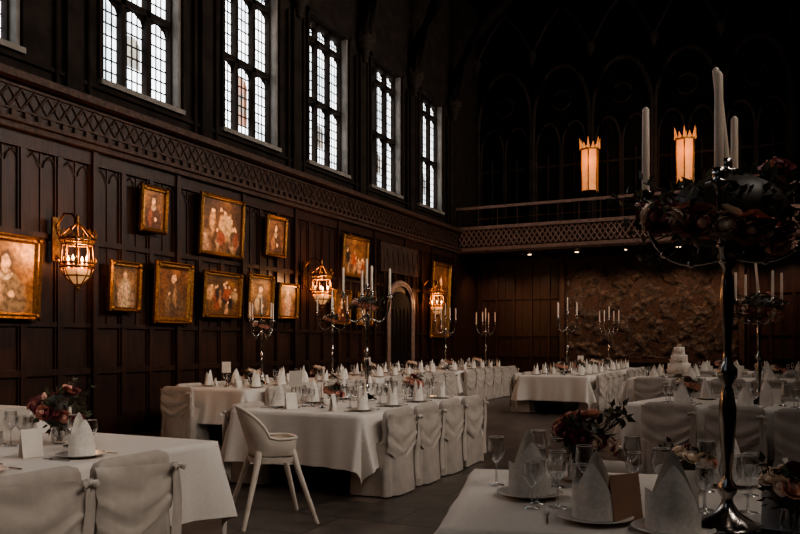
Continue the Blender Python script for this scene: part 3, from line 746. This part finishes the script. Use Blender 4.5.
for x,y,a in ((-.94,3.20,pi+.5),(-.32,2.80,pi+.2)):
    put(plate_me,'dinner_plate',x,y); put(nm_me,'folded_napkin',x,y,a,1.1,Z+.009)
for x,y,h in ((-1.15,3.38,1),(-.72,3.25,1),(-.55,3.42,0),(-.1,3.25,1),(-.1,3.62,0),(-1.05,3.72,1),(.15,3.4,1),(-.98,3.45,0),(-.68,3.00,0),(-.6,3.68,1),(-.42,3.3,1)):
    put(wine if h else water,'wine_glass' if h else 'water_glass',x,y)
for x,y,a in ((-.33,3.15,.4),(.02,3.65,1.2)): put(card_me,'menu_card',x,y,a)
tn=MB(); tn.lathe([(.04,0),(.04,.006),(.005,.012),(.004,.22)],'silver',seg=10); tn.box((0,0,.29),(.13,.006,.16),'card'); tnm=tn.mesh('table_number')
for x,y,rz in ((-4.3,6.5,.4),(-7.3,9.2,.5),(-3.9,17.2,.3),(-7.2,13.4,.4)): put(tnm,'table_number',x,y,rz)
# wedding cake
b=MB(); b.lathe([(.17,0),(.18,.01),(.17,.02),(.05,.03),(.04,.06),(.20,.07),(.20,.08)],'silver',seg=24)
z=.08
for r,h in ((.17,.15),(.125,.13),(.08,.12)):
    b.lathe([(r,z),(r+.002,z+.005),(r,z+h-.01),(r-.01,z+h),(.001,z+h)],'icing',seg=28)
    for k in range(18): a=2*pi*k/18; b.sphere((r*math.cos(a),r*math.sin(a),z+.01),.012,'icing',6)
    rr=random.Random(int(r*100))
    for k in range(4): a=rr.uniform(3,6); rose(b,(r*math.cos(a),r*math.sin(a),z+h*.2+rr.uniform(0,.03)),.03,'rose_cream',rr)
    z+=h
rose(b,(0,0,z+.02),.04,'rose_cream',rr); b.lathe([(.004,z),(.003,z+.1)],'silver',seg=6)
put(b.mesh('wedding_cake'),'wedding_cake',-1.62,15.15,0,1.2)
# high chair
def high_chair():
    b=MB(); n=40
    def hgt(a):
        c=math.cos(a); return .655+.25*(max(0,-c-.15)/.85)**.55 if c<-.15 else .655
    def prof(t,a,inset=0):
        e=.6; c,s=math.cos(a),math.sin(a)
        rx,ry=.18-inset,.19-inset
        sx=rx*abs(c)**e*(1 if c>0 else -1); sy=ry*abs(s)**e*(1 if s>0 else -1)
        if t<.4: q=t/.4; return (sx*q*.92,sy*q*.92,.50+inset+.02*q*q)
        q=(t-.4)/.6; H=hgt(a)
        back=max(0,-c); zz=.52+(H-.52)*q
        lean=max(0,zz-.55)*.28*back
        return (sx*(.92+.10*q)-lean,sy*(.92+.10*min(1,q*2))*(1-.22*max(0,(zz-.7)/.2)**2),zz)
    for ins in (0,.012):
        rings=[[prof(t,2*pi*j/n,ins) for j in range(n)] for t in (.02,.2,.4,.45,.55,.7,.8,.9,1)]
        b.loft(rings,'plastic',True)
    rim=[prof(1,2*pi*j/n,.006) for j in range(n)]; b.tube(rim+[rim[0]],.013,'plastic',6,cap=False)
    b.loft([[prof(.4,2*pi*j/n,-.012)[:2]+(.515,) for j in range(n)],[prof(.4,2*pi*j/n,-.004)[:2]+(.47,) for j in range(n)]],'plastic',True)
    for sx in (-1,1):
        for sy in (-1,1):
            b.tube([(sx*.13,sy*.13,.56),(sx*.17,sy*.17,.40),(sx*.285,sy*.275,.012)],[.03,.023,.016],'plastic',10)
            b.lathe([(.017,0),(.017,.014)],'plastic',(sx*.287,sy*.277,0),8)
    return b.mesh('high_chair')
put(high_chair(),'high_chair',-3.60,5.10,math.radians(50),1,0)
# ------------------------------------------------------------------ lights
def area(name,loc,rot,sx,sy,e,col):
    l=bpy.data.lights.new(name,'AREA'); l.shape='RECTANGLE'; l.size=sx; l.size_y=sy; l.energy=e; l.color=col
    o=bpy.data.objects.new(name,l); sc.collection.objects.link(o); o.location=loc; o.rotation_euler=rot
for c in WC: area('daylight_window',(XR+.45,c,(WZ0+WZ1)/2),(0,pi/2,0),WZ1-WZ0,2*HW,450,(1,.90,.80))
area('daylight_rear_window',(cxm,YR-.45,7.0),(-pi/2,0,0),4.4,5,2700,(1,.90,.80))
w=bpy.data.worlds.new('World'); sc.world=w; w.use_nodes=True
w.node_tree.nodes['Background'].inputs[0].default_value=(.6,.7,.85,1); w.node_tree.nodes['Background'].inputs[1].default_value=.5
# ------------------------------------------------------------------ camera
cam=bpy.data.cameras.new('cam'); cam.lens=35; cam.sensor_width=36; cam.shift_y=.095; cam.clip_start=.05
co=bpy.data.objects.new('cam',cam); sc.collection.objects.link(co); co.location=(0,0,1.4); co.rotation_euler=(pi/2,0,math.radians(25.85))
sc.camera=co
